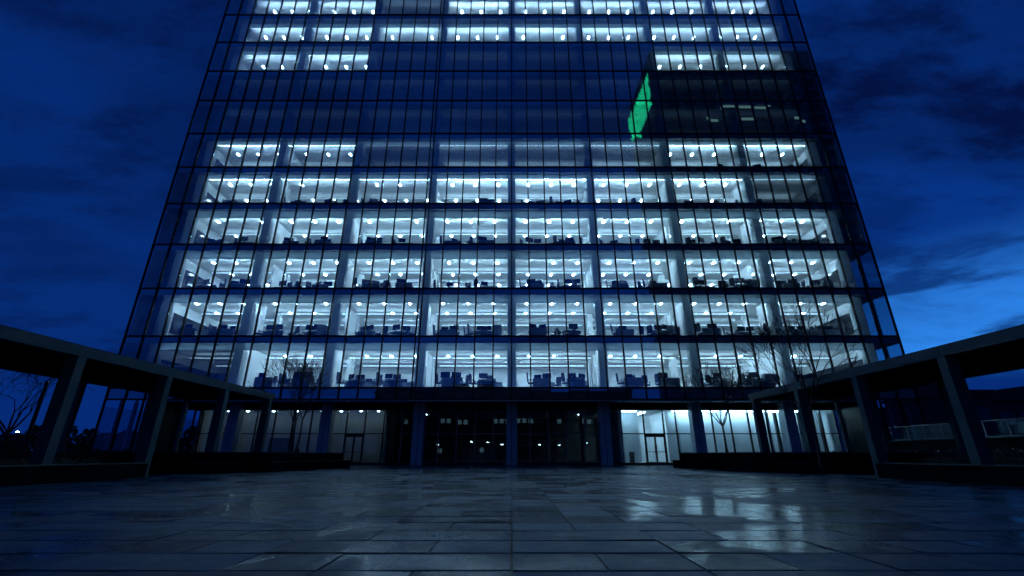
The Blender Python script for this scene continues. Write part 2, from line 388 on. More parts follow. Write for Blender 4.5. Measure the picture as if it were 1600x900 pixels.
# inner facade, rooms and lights
YI = D + IN
nlights = 0; lfar = {}
for r in range(1, ROWS + 1):
    zf, zt = Zl[r-1] - 0.02, Zl[r] - 0.30
    st = state[r]; HO = 3.16; zc_ = zf + 3.62
    dep = 10.5
    part('back_wall', -HX + 3.1, HX - 3.1, YI + dep, YI + dep + 0.15, zf, zt, WALL, tw)
    part('ceiling', -20*MOD + 0.1, 20*MOD - 0.1, YI + 0.42, YI + dep - 0.005, zc_ - 0.02, zc_ + 0.03, CEIL, tw)
    for i, (a, b2) in enumerate(bays):
        xa, xb = a * MOD, b2 * MOD; lv = max(st[i], 0.002)
        xl = xa + (0.34 if i else 0.9); xr = xb - (0.34 if i < 7 else 0.9)
        lin = part('lintel', xl + 0.003, xr - 0.003, YI, YI + 0.06, zf + HO, zt - 0.003, PIER, tw)
        # stub partitions or full walls where one room is lit and the next is not
        if i < 7:
            full = abs(lv - st[i+1]) > 0.12
            ln = dep - 0.01 if full else (2.6 if (i + r) % 3 else 1.2)
            part('partition_wall', xb - 0.10, xb + 0.10, YI + 0.555, YI + ln, zf, zc_ - 0.03, WALL, tw)
            if not full and (i * 3 + r) % 2:
                part('partition_wall', xb - 0.10, xb + 0.10, YI + ln + 1.3, YI + ln + 4.4, zf, zc_ - 0.03, WALL, tw)
        if lv > 0:
            wb = xr - xl; n = 3
            for q, yy in enumerate((YI + 0.22, YI + 3.6, YI + 7.4)):  # added uplight strips on rails, put in to brighten the ceiling
                rail = part('fill_light_rail', xl + 0.02, xr - 0.02, yy - 0.06, yy + 0.06, zc_ - 0.43, zc_ - 0.40, WALL, tw)
                part('added_fill_light', xl + 0.06, xr - 0.06, yy - 0.04, yy + 0.04, zc_ - 0.397, zc_ - 0.38, fillmat(lv * ((4.2, 0.13, 0.12) if lv >= 0.12 else (5.0, 0.9, 0.9))[q]), tw)
            for q in range(n):
                for w in range(3 if lv >= 0.12 else 0):
                    if rnd() < 0.05: continue
                    lx = xl + wb * (q + 0.5) / n + (0.15 if (r % 2) else -0.15); ly = YI + 1.6 + w * 2.9 + (0.4 if r % 3 == 0 else 0)
                    if nlights < 300 or r <= 4:
                        ob = put('ceiling_light', boxmesh('ceiling_light', 0.15, 0.36, 0.03, lightmat(lv)), tw, (lx, ly, zc_ - 0.051)); nlights += 1
                    else:
                        lfar.setdefault(round(lv, 2), MB()).box(lx - 0.075, lx + 0.075, ly - 0.18, ly + 0.18, zc_ - 0.051, zc_ - 0.021)
        if lv > 0.3 and i < 7: part('room_column', xb - 0.25, xb + 0.25, YI + 4.8, YI + 5.3, zf, zc_ - 0.022, WALL, tw)
        # shallow bulkhead and duct on the ceiling
        part('bulkhead', xl, xr, YI + 6.2, YI + 6.6, zc_ - 0.34, zc_ - 0.021, WALL, tw)
        if lv > 0.3 and r <= 5:
            for q in range(2 + (i + r) % 2):
                cx = U(xa + 1, xb - 1); part('storage_wall', cx - U(0.5, 1.1), cx + U(0.5, 1.1), YI + 8.9, YI + 9.5, zf, zf + U(1.6, 2.6), random.choice((WALL, GREYWALL, BLUEWALL)), tw)
    for i, k in enumerate([-15, -10, -5, 0, 5, 10, 15]):
        x = k * MOD
        part('pier', x - 0.34, x + 0.34, YI - 0.02, YI + 0.55, zf, zt - 0.003, PIER, tw)
    for sx in (-1, 1):
        x0, x1 = (20*MOD - 0.9, 20*MOD + 0.02)
        if sx < 0: x0, x1 = -x1, -x0
        part('pier', x0, x1, YI - 0.02, YI + 0.30, zf, zt - 0.003, PIER, tw)
        xx = sx * (20 * MOD - 0.06)
        part('end_wall', xx - 0.08, xx + 0.08, YI + 0.305, YI + 1.4, zf, zt - 0.003, WALL, tw)
        part('end_wall', xx - 0.08, xx + 0.08, YI + 1.403, YI + dep, zc_ - 0.9, zt - 0.003, WALL, tw)
        part('end_window', xx - 0.02, xx + 0.02, YI + 1.403, YI + dep, zf + 0.9, zc_ - 0.903, FARWIN, tw)
        part('end_wall', xx - 0.08, xx + 0.08, YI + 1.403, YI + dep, zf, zf + 0.897, GREYWALL, tw)
        # slender props in the corner winter garden
        part('corner_post', sx * 30.3 - 0.10, sx * 30.3 + 0.10, D + 1.6, D + 1.85, zf, zt - 0.003, PILLAR, tw)
        part('corner_post', sx * 30.2 - 0.2, sx * 30.2 + 0.2, D + 6.6, D + 7.2, zf, zt - 0.003, PILLAR, tw)
for lv, mb in lfar.items():
    put('ceiling_light', mb.mesh('ceiling_lights_high', lightmat(lv)), tw, kind='stuff')

# ------------------------------------------------------------------ ground floor
YP = 37.1; YG = 38.0
part('soffit', -18*MOD + 0.05, 18*MOD - 0.05, D + 0.10, YG + 0.12, ZS - 0.005, ZS + 0.12, PILLAR, tw)
part('soffit_edge', -18*MOD, 18*MOD, D - 0.07, D + 0.09, ZS - 0.15, ZS - 0.065, GREYM, tw)
for k in (-15, -10, -5, 0, 5, 10, 15):
    x = k * MOD
    part('pillar', x - 0.43, x - 0.02, YP, YP + 0.80, 0, ZS - 0.01, PILLAR, tw)
    part('pillar', x + 0.02, x + 0.43, YP, YP + 0.80, 0, ZS - 0.01, PILLAR, tw)
    part('pillar_joint', x - 0.02, x + 0.02, YP + 0.03, YP + 0.78, 0, ZS - 0.012, FRAME, tw)
part('header_beam', -18*MOD, 18*MOD, YG - 0.1, YG + 0.1, 4.20, ZS - 0.01, FRAME, tw)
part('plinth', -18*MOD, 18*MOD, YG - 0.1, YG + 0.1, 0.0, 0.16, FRAME, tw)
doors = {(-13.45, -11.95): 1, (10.75, 12.35): 1}
gx = [k * MOD for k in range(-18, 19)]
def indoor(x0, x1): return any(d[0] - 0.01 < (x0+x1)/2 < d[1] + 0.01 for d in doors)
edges = sorted([x for x in gx if not any(d[0] - 0.45 < x < d[1] + 0.45 for d in doors)] + [v for d in doors for v in d])
for i in range(len(edges)):
    x = edges[i]
    part('lobby_mullion', x - 0.045, x + 0.045, YG - 0.09, YG + 0.05, 0.163, 4.197, LMUL if -10 < x < 9 else FRAME, tw)
    if i + 1 < len(edges):
        x0, x1 = x + 0.048, edges[i+1] - 0.048
        put('lobby_pane', boxmesh('lobby_pane', x1 - x0, 0.02, 1.80, GLASS_LOW), tw, ((x0+x1)/2, YG, 2.39), (math.radians(random.gauss(0, .05)), 0, math.radians(random.gauss(0, .05))))
        part('lobby_transom', x0, x1, YG - 0.06, YG + 0.045, 2.31, 2.385, LMUL if -10 < x < 8 else FRAME, tw)
        if not indoor(x0, x1):
            put('lobby_pane', boxmesh('lobby_pane', x1 - x0, 0.02, 2.14, GLASS_LOW), tw, ((x0+x1)/2, YG, 0.165), (math.radians(random.gauss(0, .05)), 0, math.radians(random.gauss(0, .05))))
for (a, b2) in doors:
    mx = (a + b2) / 2
    part('door_frame', a + 0.05, b2 - 0.05, YG - 0.08, YG + 0.04, 2.14, 2.305, FRAME, tw)
    for q, (x0, x1) in enumerate(((a + 0.05, mx - 0.01), (mx + 0.01, b2 - 0.05))):
        d = part('glass_door', x0 + 0.06, x1 - 0.06, YG - 0.03, YG - 0.01, 0.22, 2.08, GLASS_LOW, tw)
        ORG[d.name] = Vector(d.location) + Vector((0, D, 0))
        part('door_rail', x0, x1, YG - 0.05, YG + 0.01, 2.083, 2.135, FRAME, d); part('door_rail', x0, x1, YG - 0.05, YG + 0.01, 0.165, 0.217, FRAME, d)
        part('door_stile', x0, x0 + 0.057, YG - 0.05, YG + 0.01, 0.22, 2.08, FRAME, d); part('door_stile', x1 - 0.057, x1, YG - 0.05, YG + 0.01, 0.22, 2.08, FRAME, d)
        hx = mx + (-0.12 if q == 0 else 0.12)
        part('door_handle', hx - 0.015, hx + 0.015, YG - 0.12, YG - 0.09, 0.8, 1.5, GREYM, d)
        part('push_bar', x0 + 0.06, x1 - 0.06, YG - 0.055, YG - 0.035, 0.95, 0.99, FRAME, d)
# lobby rooms
part('lobby_ceiling', -18*MOD, 18*MOD, YG + 0.105, YB, 4.26, 4.40, CEIL, tw)
part('lobby_floor', -18*MOD, 18*MOD, YG + 0.105, YB, 0.0, 0.155, GREYWALL, tw)
part('lobby_wall', -25.5, -10.2, 40.6, 40.8, 0.16, 4.255, GREYWALL, tw)
part('lobby_wall', -10.3, -10.1, YG + 0.12, 40.597, 0.16, 4.255, GREYWALL, tw)
part('lobby_wall', -25.7, -25.5, YG + 0.12, 40.8, 0.16, 4.255, GREYWALL, tw)
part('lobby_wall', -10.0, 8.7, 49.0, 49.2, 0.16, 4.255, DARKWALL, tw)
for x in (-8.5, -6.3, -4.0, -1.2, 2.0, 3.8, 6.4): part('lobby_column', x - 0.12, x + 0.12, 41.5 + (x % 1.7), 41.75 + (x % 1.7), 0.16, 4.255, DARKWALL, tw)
part('lobby_wall', 8.7, 8.9, YG + 0.12, 44.8, 0.16, 4.255, BLUEWALL, tw)
part('lobby_wall', 8.9, 11.0, 40.4, 40.6, 0.16, 4.255, BLUEWALL, tw)
part('lobby_wall', 11.0, 13.4, 44.6, 44.8, 0.16, 4.255, WALL, tw)
part('lobby_wall', 13.2, 13.4, 39.9, 44.597, 0.16, 4.255, WALL, tw)
part('lobby_wall', 13.403, 26.5, 39.9, 40.1, 0.16, 4.255, BLUEWALL, tw)
part('lobby_wall', 26.5, 26.7, YG + 0.12, 40.1, 0.16, 4.255, BLUEWALL, tw)
for j in range(8):
    x = 14.2 + j * 1.5; part('wall_panel', x - 0.012, x + 0.012, 39.885, 39.898, 0.16, 4.255, GREYM, tw)
for j in range(9):
    x = 20.6 + j * 0.62 + (j % 3) * 0.1; part('curtain_fold', x, x + 0.22, 38.9, 39.15, 0.16, 4.1, WALL if j % 2 else DARKWALL, tw)
for x0, x1, y in ((9.4, 10.6, 39.3), (13.7, 17.6, 39.35), (18.0, 21.5, 39.35), (21.9, 25.5, 39.35)):
    part('lobby_light', x0, x1, y, y + 0.14, 4.19, 4.255, LOBBYL, tw)
part('lobby_light', 11.4, 11.6, 40.2, 44.2, 4.19, 4.255, LOBBYL, tw)
for x in (-24.2, -22.6, -20.4, -18.4, -16.2, -14.6, -12.9, -11.4):
    part('lobby_spot', x - 0.07, x + 0.07, 39.5, 39.64, 4.22, 4.255, WARML, tw)
for x in (-7.9, 6.2):  # extra spots added to lift the dark middle of the lobby
    part('lobby_spot', x - 0.03, x + 0.03, 43.0, 43.06, 4.225, 4.255, WARML, tw)
part('reception_desk', -4.6, -1.4, 44.0, 44.8, 0.16, 1.25, GREYWALL, tw)
part('lobby_screen', -20.8, -18.9, 40.5, 40.597, 0.16, 2.1, DARKWALL, tw)
part('corner_plinth', -HX, -18*MOD, D - 0.05, D + 0.05, 0, 0.12, FRAME, tw); part('corner_plinth', 18*MOD, HX, D - 0.05, D + 0.05, 0, 0.12, FRAME, tw)
for k in (-21, -20, -19, 18, 19, 20):
    put('lobby_pane', boxmesh('lobby_pane', MOD - 0.1, 0.02, ZS - 0.2, GLASS_LOW), tw, ((k + 0.5) * MOD, D, 0.125))
for s in (-1, 1):
    x = s * 18 * MOD; part('return_wall', x - 0.06, x + 0.06, D + 0.06, YG - 0.11, 0.0, ZS - 0.01, FRAME, tw)
    for q in range(3): part('corner_column', s * (27.9 + q * 1.3) - 0.1, s * (27.9 + q * 1.3) + 0.1, D + 2.0, D + 2.25, 0.0, ZS - 0.01, PILLAR, tw)

# ------------------------------------------------------------------ office furniture
def curved_panel(w, h, t, bulge, nx=4, nz=4, corner=0.25):
    mb = MB(); idx = {}
    for side in (0, 1):
        for i in range(nx + 1):
            for j in range(nz + 1):
                u, v = i / nx * 2 - 1, j / nz * 2 - 1
                sx = 1 - corner * (abs(v) ** 3) * 0.6
                idx[side, i, j] = len(mb.v)
                mb.v.append((u * w / 2 * sx, bulge * (1 - u*u) + side * t, h * (v + 1) / 2))
    for side in (0, 1):
        for i in range(nx):
            for j in range(nz):
                q = (idx[side, i, j], idx[side, i+1, j], idx[side, i+1, j+1], idx[side, i, j+1]); mb.f.append(q if side == 0 else q[::-1])
    for i in range(nx):
        for j in (0, nz): mb.f.append((idx[0, i, j], idx[1, i, j], idx[1, i+1, j], idx[0, i+1, j]))
    for j in range(nz):
        for i in (0, nx): mb.f.append((idx[0, i, j], idx[0, i, j+1], idx[1, i, j+1], idx[1, i, j]))
    return mb
M_seat = MB().box(-0.25, 0.25, -0.24, 0.25, 0.46, 0.54).mesh('seat', FABRIC)
M_back = curved_panel(0.48, 0.66, 0.05, 0.06).mesh('backrest', FABRIC)
bb = MB().tube([(0, 0, 0.08), (0, 0, 0.46)], 0.03, 6)
for q in range(5):
    a = q * 2 * math.pi / 5; bb.tube([(0, 0, 0.10), (0.30 * math.cos(a), 0.30 * math.sin(a), 0.05)], [0.025, 0.015], 4); bb.box(0.30*math.cos(a)-.025, 0.30*math.cos(a)+.025, 0.30*math.sin(a)-.025, 0.30*math.sin(a)+.025, 0, 0.05)
M_base = bb.mesh('star_base', BLACK)
M_arm = MB().box(-0.025, 0.025, -0.02, 0.02, 0.50, 0.70).box(-0.035, 0.035, -0.14, 0.14, 0.701, 0.73).mesh('armrest', BLACK)
M_top = MB().box(-0.8, 0.8, -0.36, 0.36, 0.72, 0.75).mesh('desktop', DESKM)
M_leg = MB().box(-0.02, 0.02, -0.33, -0.28, 0, 0.72).box(-0.02, 0.02, 0.28, 0.33, 0, 0.72).box(-0.018, 0.018, -0.34, 0.34, 0, 0.03).mesh('leg', GREYM)
M_mod = MB().box(-0.74, 0.74, -0.345, -0.325, 0.12, 1.02).mesh('privacy_screen', DESKM)
M_ped = MB().box(-0.2, 0.2, -0.25, 0.3, 0.04, 0.60).mesh('drawer_unit', GREYM)
M_scr = MB().box(-0.30, 0.30, -0.02, 0.02, 0.22, 0.58).mesh('screen', SCREENM)
M_stand = MB().box(-0.03, 0.03, 0.02, 0.05, 0.01, 0.40).box(-0.13, 0.13, -0.09, 0.11, 0, 0.012).mesh('stand', BLACK)
lf = MB(); rr = random.Random(3)
for q in range(46):
    a = rr.uniform(0, 6.28); h0 = rr.uniform(0.42, 0.7); ln = rr.uniform(0.3, 0.6); el_ = rr.uniform(0.2, 1.3)
    d = Vector((math.cos(a) * math.cos(el_), math.sin(a) * math.cos(el_), math.sin(el_))); s_ = Vector((-math.sin(a), math.cos(a), 0)) * 0.05
    p0 = Vector((0, 0, h0 - 0.1)); pm = p0 + d * ln * 0.6; p1 = p0 + d * ln - Vector((0, 0, 0.08))
    lf.quad(tuple(p0), tuple(pm - s_), tuple(p1), tuple(pm + s_))
lf.tube([(0, 0, 0.3), (0.02, 0, 0.8)], 0.015, 5)
M_leaf = lf.mesh('foliage', LEAF)
M_pot = MB().tube([(0, 0, 0), (0, 0, 0.34)], [0.13, 0.17], 10).mesh('pot', BLACK)
M_cab = MB().box(-0.4, 0.4, -0.22, 0.22, 0, 1.35).mesh('carcass', DESKM)
M_cabd = MB().box(-0.39, -0.01, -0.24, -0.222, 0.03, 1.32).box(0.01, 0.39, -0.24, -0.222, 0.03, 1.32).mesh('door', GREYM)
def proto_chair(label):
    t = thing('office_chair', label, 'office chair', group='office chairs behind the windows')
    put('seat', M_seat, t); put('backrest', M_back, t, (0, 0.20, 0.60), (math.radians(-6), 0, 0)); put('star_base', M_base, t)
    put('armrest', M_arm, t, (-0.28, 0, 0)); put('armrest', M_arm, t, (0.28, 0, 0)); return t
def proto_desk(label):
    t = thing('office_desk', label, 'desk', group='office desks behind the windows')
    put('desktop', M_top, t); put('leg', M_leg, t, (-0.72, 0, 0)); put('leg', M_leg, t, (0.72, 0, 0)); put('privacy_screen', M_mod, t); put('drawer_unit', M_ped, t, (0.48, 0, 0)); return t
def proto_mon(label):
    t = thing('monitor', label, 'monitor', group='monitors on the office desks')
    put('screen', M_scr, t); put('stand', M_stand, t); return t
def proto_plant(label):
    t = thing('potted_plant', label, 'plant', group='potted plants behind the windows'); put('pot', M_pot, t); put('foliage', M_leaf, t); return t
def proto_cab(label):
    t = thing('filing_cabinet', label, 'cabinet', group='cabinets behind the windows'); put('carcass', M_cab, t); put('door', M_cabd, t); return t
PR = {}; MK = dict(chair=proto_chair, desk=proto_desk, mon=proto_mon, plant=proto_plant, cab=proto_cab)
def place(kind, loc, rz, label):
    if kind not in PR:
        PR[kind] = o = MK[kind](label); o.location = loc; o.rotation_euler = (0, 0, rz)
    else: o = copy_thing(PR[kind], loc, rz, label)
    if kind in ('mon', 'plant'): k_ = U(1.0, 1.35); o.scale = (k_, k_, k_)
    if kind == 'chair': k_ = U(0.98, 1.18); o.scale = (1, 1, k_)
    return o
ORD = ['', 'first', 'second', 'third', 'fourth', 'fifth', 'sixth']
BAYN = ['fourth bay left', 'third bay left', 'second bay left', 'first bay left', 'first bay right', 'second bay right', 'third bay right', 'fourth bay right']
for r in range(1, 7):
    zf = Zl[r-1] - 0.02
    for i, (a, b2) in enumerate(bays):
        if state[r][i] < 0.04 and r > 1: continue
        R = random.Random(r * 100 + i); where = '%s of centre, %s office storey' % (BAYN[i], ORD[r])
        xl = a * MOD + (0.5 if i else 1.1); xr = b2 * MOD - (0.5 if i < 7 else 1.1); w = xr - xl
        if r == 6 and R.random() < 0.45: continue
        for s, side in enumerate(('left', 'right')):
            if r >= 5 and R.random() < 0.35: continue
            cx = xl + w * (0.27 + 0.47 * s) + R.uniform(-0.25, 0.25)
            zd = zf + (R.choice((0.0, 0.0, 0.18)) if False else 0.0); yd = YI + R.uniform(0.55, 1.25); flip = R.random() < 0.5
            place('desk', (cx, yd, zd), math.pi if flip else 0.0, 'dark desk on the %s side, %s' % (side, where))
            nm = 2 if R.random() < (0.75 if r < 5 else 0.2) else 1
            offs = [R.uniform(-0.5, -0.25), R.uniform(0.25, 0.5)][:nm] if R.random() < 0.8 else [R.uniform(-0.2, 0.2)]
            for q, dx in enumerate(offs):
                tag = ('left of two monitors' if q == 0 else 'right of two monitors') if len(offs) == 2 else 'single monitor'
                place('mon', (cx + dx, yd + R.uniform(-0.1, 0.1), zd + 0.75), R.uniform(-0.5, 0.5) + (math.pi if flip else 0), '%s on the %s desk, %s' % (tag, side, where))
            if r <= 5:
                place('chair', (cx + R.uniform(-0.25, 0.25), yd + 0.75, zf), R.uniform(-0.9, 0.9), 'dark swivel chair behind the %s desk, %s' % (side, where))
                if R.random() < 0.85: place('chair', (cx - 1.05 + R.uniform(-0.1, 0.2), YI + R.uniform(0.35, 0.9), zf), R.uniform(0.8, 2.6), 'dark swivel chair left of the %s desk, %s' % (side, where))
                if R.random() < 0.55 and s == 1: place('chair', (min(cx + 1.1, xr - 0.1), YI + R.uniform(0.5, 1.2), zf), R.uniform(-2.6, -0.8), 'dark swivel chair right of the %s desk, %s' % (side, where))
                if s == 0 and r <= 4: place('chair', (xl + w * 0.5 + R.uniform(-0.25, 0.25), YI + R.uniform(0.9, 1.4), zf), R.uniform(-3, 3), 'dark swivel chair between the two front desks, %s' % where)
                # a second bank of desks deeper in the room
                if r <= 3:
                    place('desk', (cx + 0.5, YI + 3.4, zf), 0.0, 'rear row desk on the %s side, %s' % (side, where))
                    place('mon', (cx + 0.3, YI + 3.4, zf + 0.75), R.uniform(-0.4, 0.4), 'monitor on the rear %s desk, %s' % (side, where))
        if R.random() < 0.5 and r <= 5: place('plant', (xl + w * 0.5 + R.uniform(-0.2, 0.2), YI + 0.5, zf), R.uniform(0, 6), 'leafy potted plant between the desks, %s' % where)
        if R.random() < 0.22 and r <= 5: place('cab', (xr - 0.75, YI + 0.85, zf), 0.0, 'filing cabinet beside the right pier, %s' % where)

# ------------------------------------------------------------------ pergolas
def pergola(s, lab):
    P_ = site('pergola', lab, 'pergola', (s * 15.8, 14, 0), 'concrete pergolas flanking the plaza')
    xi, xo = 13.5, 18.1; y0, y1 = 2.0, 26.05; zt = 4.0; zb = 3.66
    def X(a, b): return (s*a, s*b) if s > 0 else (s*b, s*a)
    js = [y0] + [13.95 + 3.85 * k for k in range(-3, 4)][1:] 
    js = [2.0, 6.25, 10.1, 13.95, 17.8, 21.65, 26.05]
    for q in range(len(js) - 1):
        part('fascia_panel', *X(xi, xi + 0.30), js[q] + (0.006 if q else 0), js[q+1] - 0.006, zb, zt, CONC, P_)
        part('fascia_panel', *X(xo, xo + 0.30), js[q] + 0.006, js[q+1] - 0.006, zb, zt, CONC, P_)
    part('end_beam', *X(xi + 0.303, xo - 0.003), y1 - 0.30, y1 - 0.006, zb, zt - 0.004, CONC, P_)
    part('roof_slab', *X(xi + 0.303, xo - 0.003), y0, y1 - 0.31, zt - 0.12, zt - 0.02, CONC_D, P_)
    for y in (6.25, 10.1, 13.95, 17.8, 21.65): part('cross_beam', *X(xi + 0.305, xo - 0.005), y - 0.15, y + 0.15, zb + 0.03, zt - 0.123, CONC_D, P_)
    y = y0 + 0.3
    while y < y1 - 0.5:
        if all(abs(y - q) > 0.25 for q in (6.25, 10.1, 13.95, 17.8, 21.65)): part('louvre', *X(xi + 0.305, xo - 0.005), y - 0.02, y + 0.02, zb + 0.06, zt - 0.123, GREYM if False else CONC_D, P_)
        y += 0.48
    for y in (6.25, 10.1, 13.95, 17.8, 21.65, 25.72): part('column', *X(xi + 0.004, xi + 0.40), y - 0.15, y + 0.15, 0.0, zb - 0.003, CONC, P_)
    for y in (7.6, 11.45, 15.3, 19.2, 23.05, 25.7): part('rear_post', *X(xo + 0.02, xo + 0.20), y - 0.10, y + 0.10, 0.0, zb - 0.003, CONC, P_)
    return P_
pergola(-1, 'long concrete pergola with flat roof along the left side of the plaza')
pergola(1, 'long concrete pergola with flat roof along the right side of the plaza')

# ------------------------------------------------------------------ planters, benches, hedges
def poly(s, pts):
    p = [(s * x, y) for x, y in pts]
    return p if s > 0 else p[::-1]
for s, side in ((-1, 'left'), (1, 'right')):
    t = site('planter', 'near low dark stone planter under the %s pergola' % side, 'planter', (s*15.6, 10, 0), 'dark stone planters')
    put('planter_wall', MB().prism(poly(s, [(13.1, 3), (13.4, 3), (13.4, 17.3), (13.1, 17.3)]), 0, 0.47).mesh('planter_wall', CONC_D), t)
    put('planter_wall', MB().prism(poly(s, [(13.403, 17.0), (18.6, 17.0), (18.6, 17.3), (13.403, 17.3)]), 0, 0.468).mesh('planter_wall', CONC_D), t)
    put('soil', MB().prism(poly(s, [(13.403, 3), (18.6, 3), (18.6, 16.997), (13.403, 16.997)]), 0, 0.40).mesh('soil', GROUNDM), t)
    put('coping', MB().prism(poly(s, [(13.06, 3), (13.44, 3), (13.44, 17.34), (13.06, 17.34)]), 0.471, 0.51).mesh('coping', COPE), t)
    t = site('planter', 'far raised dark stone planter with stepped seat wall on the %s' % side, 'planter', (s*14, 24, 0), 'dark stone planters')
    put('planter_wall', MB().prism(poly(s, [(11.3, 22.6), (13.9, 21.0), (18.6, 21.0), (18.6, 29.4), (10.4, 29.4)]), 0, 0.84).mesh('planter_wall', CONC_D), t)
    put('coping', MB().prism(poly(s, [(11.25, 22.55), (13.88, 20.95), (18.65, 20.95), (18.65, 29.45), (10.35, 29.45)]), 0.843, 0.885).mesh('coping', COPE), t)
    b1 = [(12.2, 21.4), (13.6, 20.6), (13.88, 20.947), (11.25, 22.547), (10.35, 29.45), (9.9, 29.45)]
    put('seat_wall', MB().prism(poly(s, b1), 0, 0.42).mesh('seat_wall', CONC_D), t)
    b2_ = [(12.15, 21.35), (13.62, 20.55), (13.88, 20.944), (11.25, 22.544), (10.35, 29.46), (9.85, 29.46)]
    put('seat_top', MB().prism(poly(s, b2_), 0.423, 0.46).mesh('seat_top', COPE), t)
def leafmass(boxes, n, size, mat, name, seed=1, r=None):
    R = random.Random(seed); mb = MB()
    tot = sum((b[1]-b[0])*(b[3]-b[2])*(b[5]-b[4]) for b in boxes)
    for b_ in boxes:
        k = int(n * (b_[1]-b_[0])*(b_[3]-b_[2])*(b_[5]-b_[4]) / tot)
        for _ in range(k):
            p = Vector((R.uniform(b_[0], b_[1]), R.uniform(b_[2], b_[3]), R.uniform(b_[4], b_[5]) + 0.06 * R.random() ** 3))
            u = Vector((R.gauss(0, 1), R.gauss(0, 1), R.gauss(0, 1))).normalized() * size * R.uniform(0.6, 1.3)
            w_ = u.orthogonal().normalized() * size * 0.5
            mb.quad(tuple(p - u), tuple(p - w_), tuple(p + u), tuple(p + w_))
    return mb.mesh(name, mat)
for s, side in ((-1, 'left'), (1, 'right')):
    bx = (14.15, 17.6, 4.0, 16.9, 0.401, 0.80); b_ = bx if s > 0 else (-bx[1], -bx[0], *bx[2:])
    t = site('hedge', 'low clipped dark hedge growing in the near planter on the %s' % side, 'hedge', (s*15.8, 10, 0.4), 'clipped hedges')
    put('foliage', leafmass([b_], 9000, 0.06, HEDGEM, 'hedge_leaves', 5), t, kind='stuff')
    put('twigs', MB().box(b_[0]+.2, b_[1]-.2, b_[2]+.2, b_[3]-.2, 0.401, 0.66).mesh('twigs', HEDGEM), t)
    bx = (18.8, 20.2, 8.0, 29.0, 0.0, 0.95); b_ = bx if s > 0 else (-bx[1], -bx[0], *bx[2:])
    t = site('hedge', 'long dark hedge behind the rear posts of the %s pergola' % side, 'hedge', (s*19.5, 18, 0), 'clipped hedges')
    put('foliage', leafmass([b_], 9000, 0.08, HEDGEM, 'hedge_leaves', 6), t, kind='stuff')
    put('twigs', MB().box(b_[0]+.2, b_[1]-.2, b_[2]+.2, b_[3]-.2, 0.0, 0.8).mesh('twigs', HEDGEM), t)

# ------------------------------------------------------------------ bare trees
def bare_tree(loc, h, label, seed, stems=1, spread=0.5, trunk_h=0.3, lean=(0, 0), r0=0.07, levels=6):
    R = random.Random(seed)
    t = thing('bare_tree', label, 'tree', loc, group='leafless trees')
    for st_ in range(stems):
        tr = MB(); cr = MB()
        a = st_ * 2.1 + R.random(); tilt_ = 0.16 if stems > 1 else 0.0
        d = Vector((math.cos(a) * tilt_ + lean[0], math.sin(a) * tilt_ + lean[1], 1)).normalized()
        p = Vector((math.cos(a) * 0.10, math.sin(a) * 0.10, 0)) if stems > 1 else Vector((0, 0, 0))
        pts = [p.copy()]; rad = [r0 * 1.25]
        seg = h * trunk_h / 4
        for q in range(4):
            p = p + d * seg; d = (d + Vector((R.gauss(0, .04), R.gauss(0, .04), 0))).normalized(); pts.append(p.copy()); rad.append(r0 * (1 - 0.08 * (q + 1)))
        tr.tube(pts, rad, 8)
        def grow(p, d, ln, r, lv):
            n = 3; pts = [p.copy()]; rad = [r]
            dd = d.copy()
            for q in range(n):
                dd = (dd + Vector((R.gauss(0, .10), R.gauss(0, .10), R.gauss(0.03, .07)))).normalized(); p = p + dd * ln / n; pts.append(p.copy()); rad.append(max(0.0075, r * (1 - 0.35 * (q + 1) / n)))
            cr.tube(pts, rad, 5 if lv < 2 else 3)
            if lv >= levels: return
            k = 2 if R.random() < 0.55 else 3
            for c in range(k):
                ax = dd.orthogonal().normalized(); ax.rotate(Matrix.Rotation(R.uniform(0, 6.28), 3, dd))
                nd = (dd + ax * R.uniform(spread * 0.5, spread * 1.3) + Vector((0, 0, 0.10))).normalized()
                grow(pts[-1] if c < 2 else pts[-2], nd, ln * R.uniform(0.68, 0.88), rad[-1] * 0.75, lv + 1)
        for c in range(3 if stems > 1 else 5):
            ax = d.orthogonal().normalized(); ax.rotate(Matrix.Rotation(c * (6.28 / (3 if stems > 1 else 5)) + R.random(), 3, d))
            grow(pts[-1] - d * seg * R.uniform(0, 0.8), (d + ax * R.uniform(0.35, 0.75) * (spread / 0.5)).normalized(), h * 0.20, r0 * 0.55, 0)
        put('trunk', tr.mesh('trunk', BARK, True), t); put('crown', cr.mesh('crown', BARK), t)
    return t
bare_tree((-11.9, 25.9, 0.84), 5.3, 'multi-stemmed leafless tree in the far planter on the left', 11, stems=3, spread=0.5, trunk_h=0.34, r0=0.06, levels=5)
bare_tree((11.9, 26.3, 0.84), 5.2, 'slim single-stemmed leafless tree in the far right planter', 12, stems=1, spread=0.55, trunk_h=0.30, r0=0.07, levels=5)
bare_tree((12.85, 20.9 - 1.0, 0.0), 6.6, 'tall leafless tree crossing the roof edge of the right pergola', 13, stems=1, spread=0.55, trunk_h=0.42, r0=0.075, levels=5)
bare_tree((-29.5, 27.5, 0), 7.4, 'leafless tree behind the left pergola at the far left', 14, stems=1, spread=0.6, trunk_h=0.28, r0=0.12, levels=6)

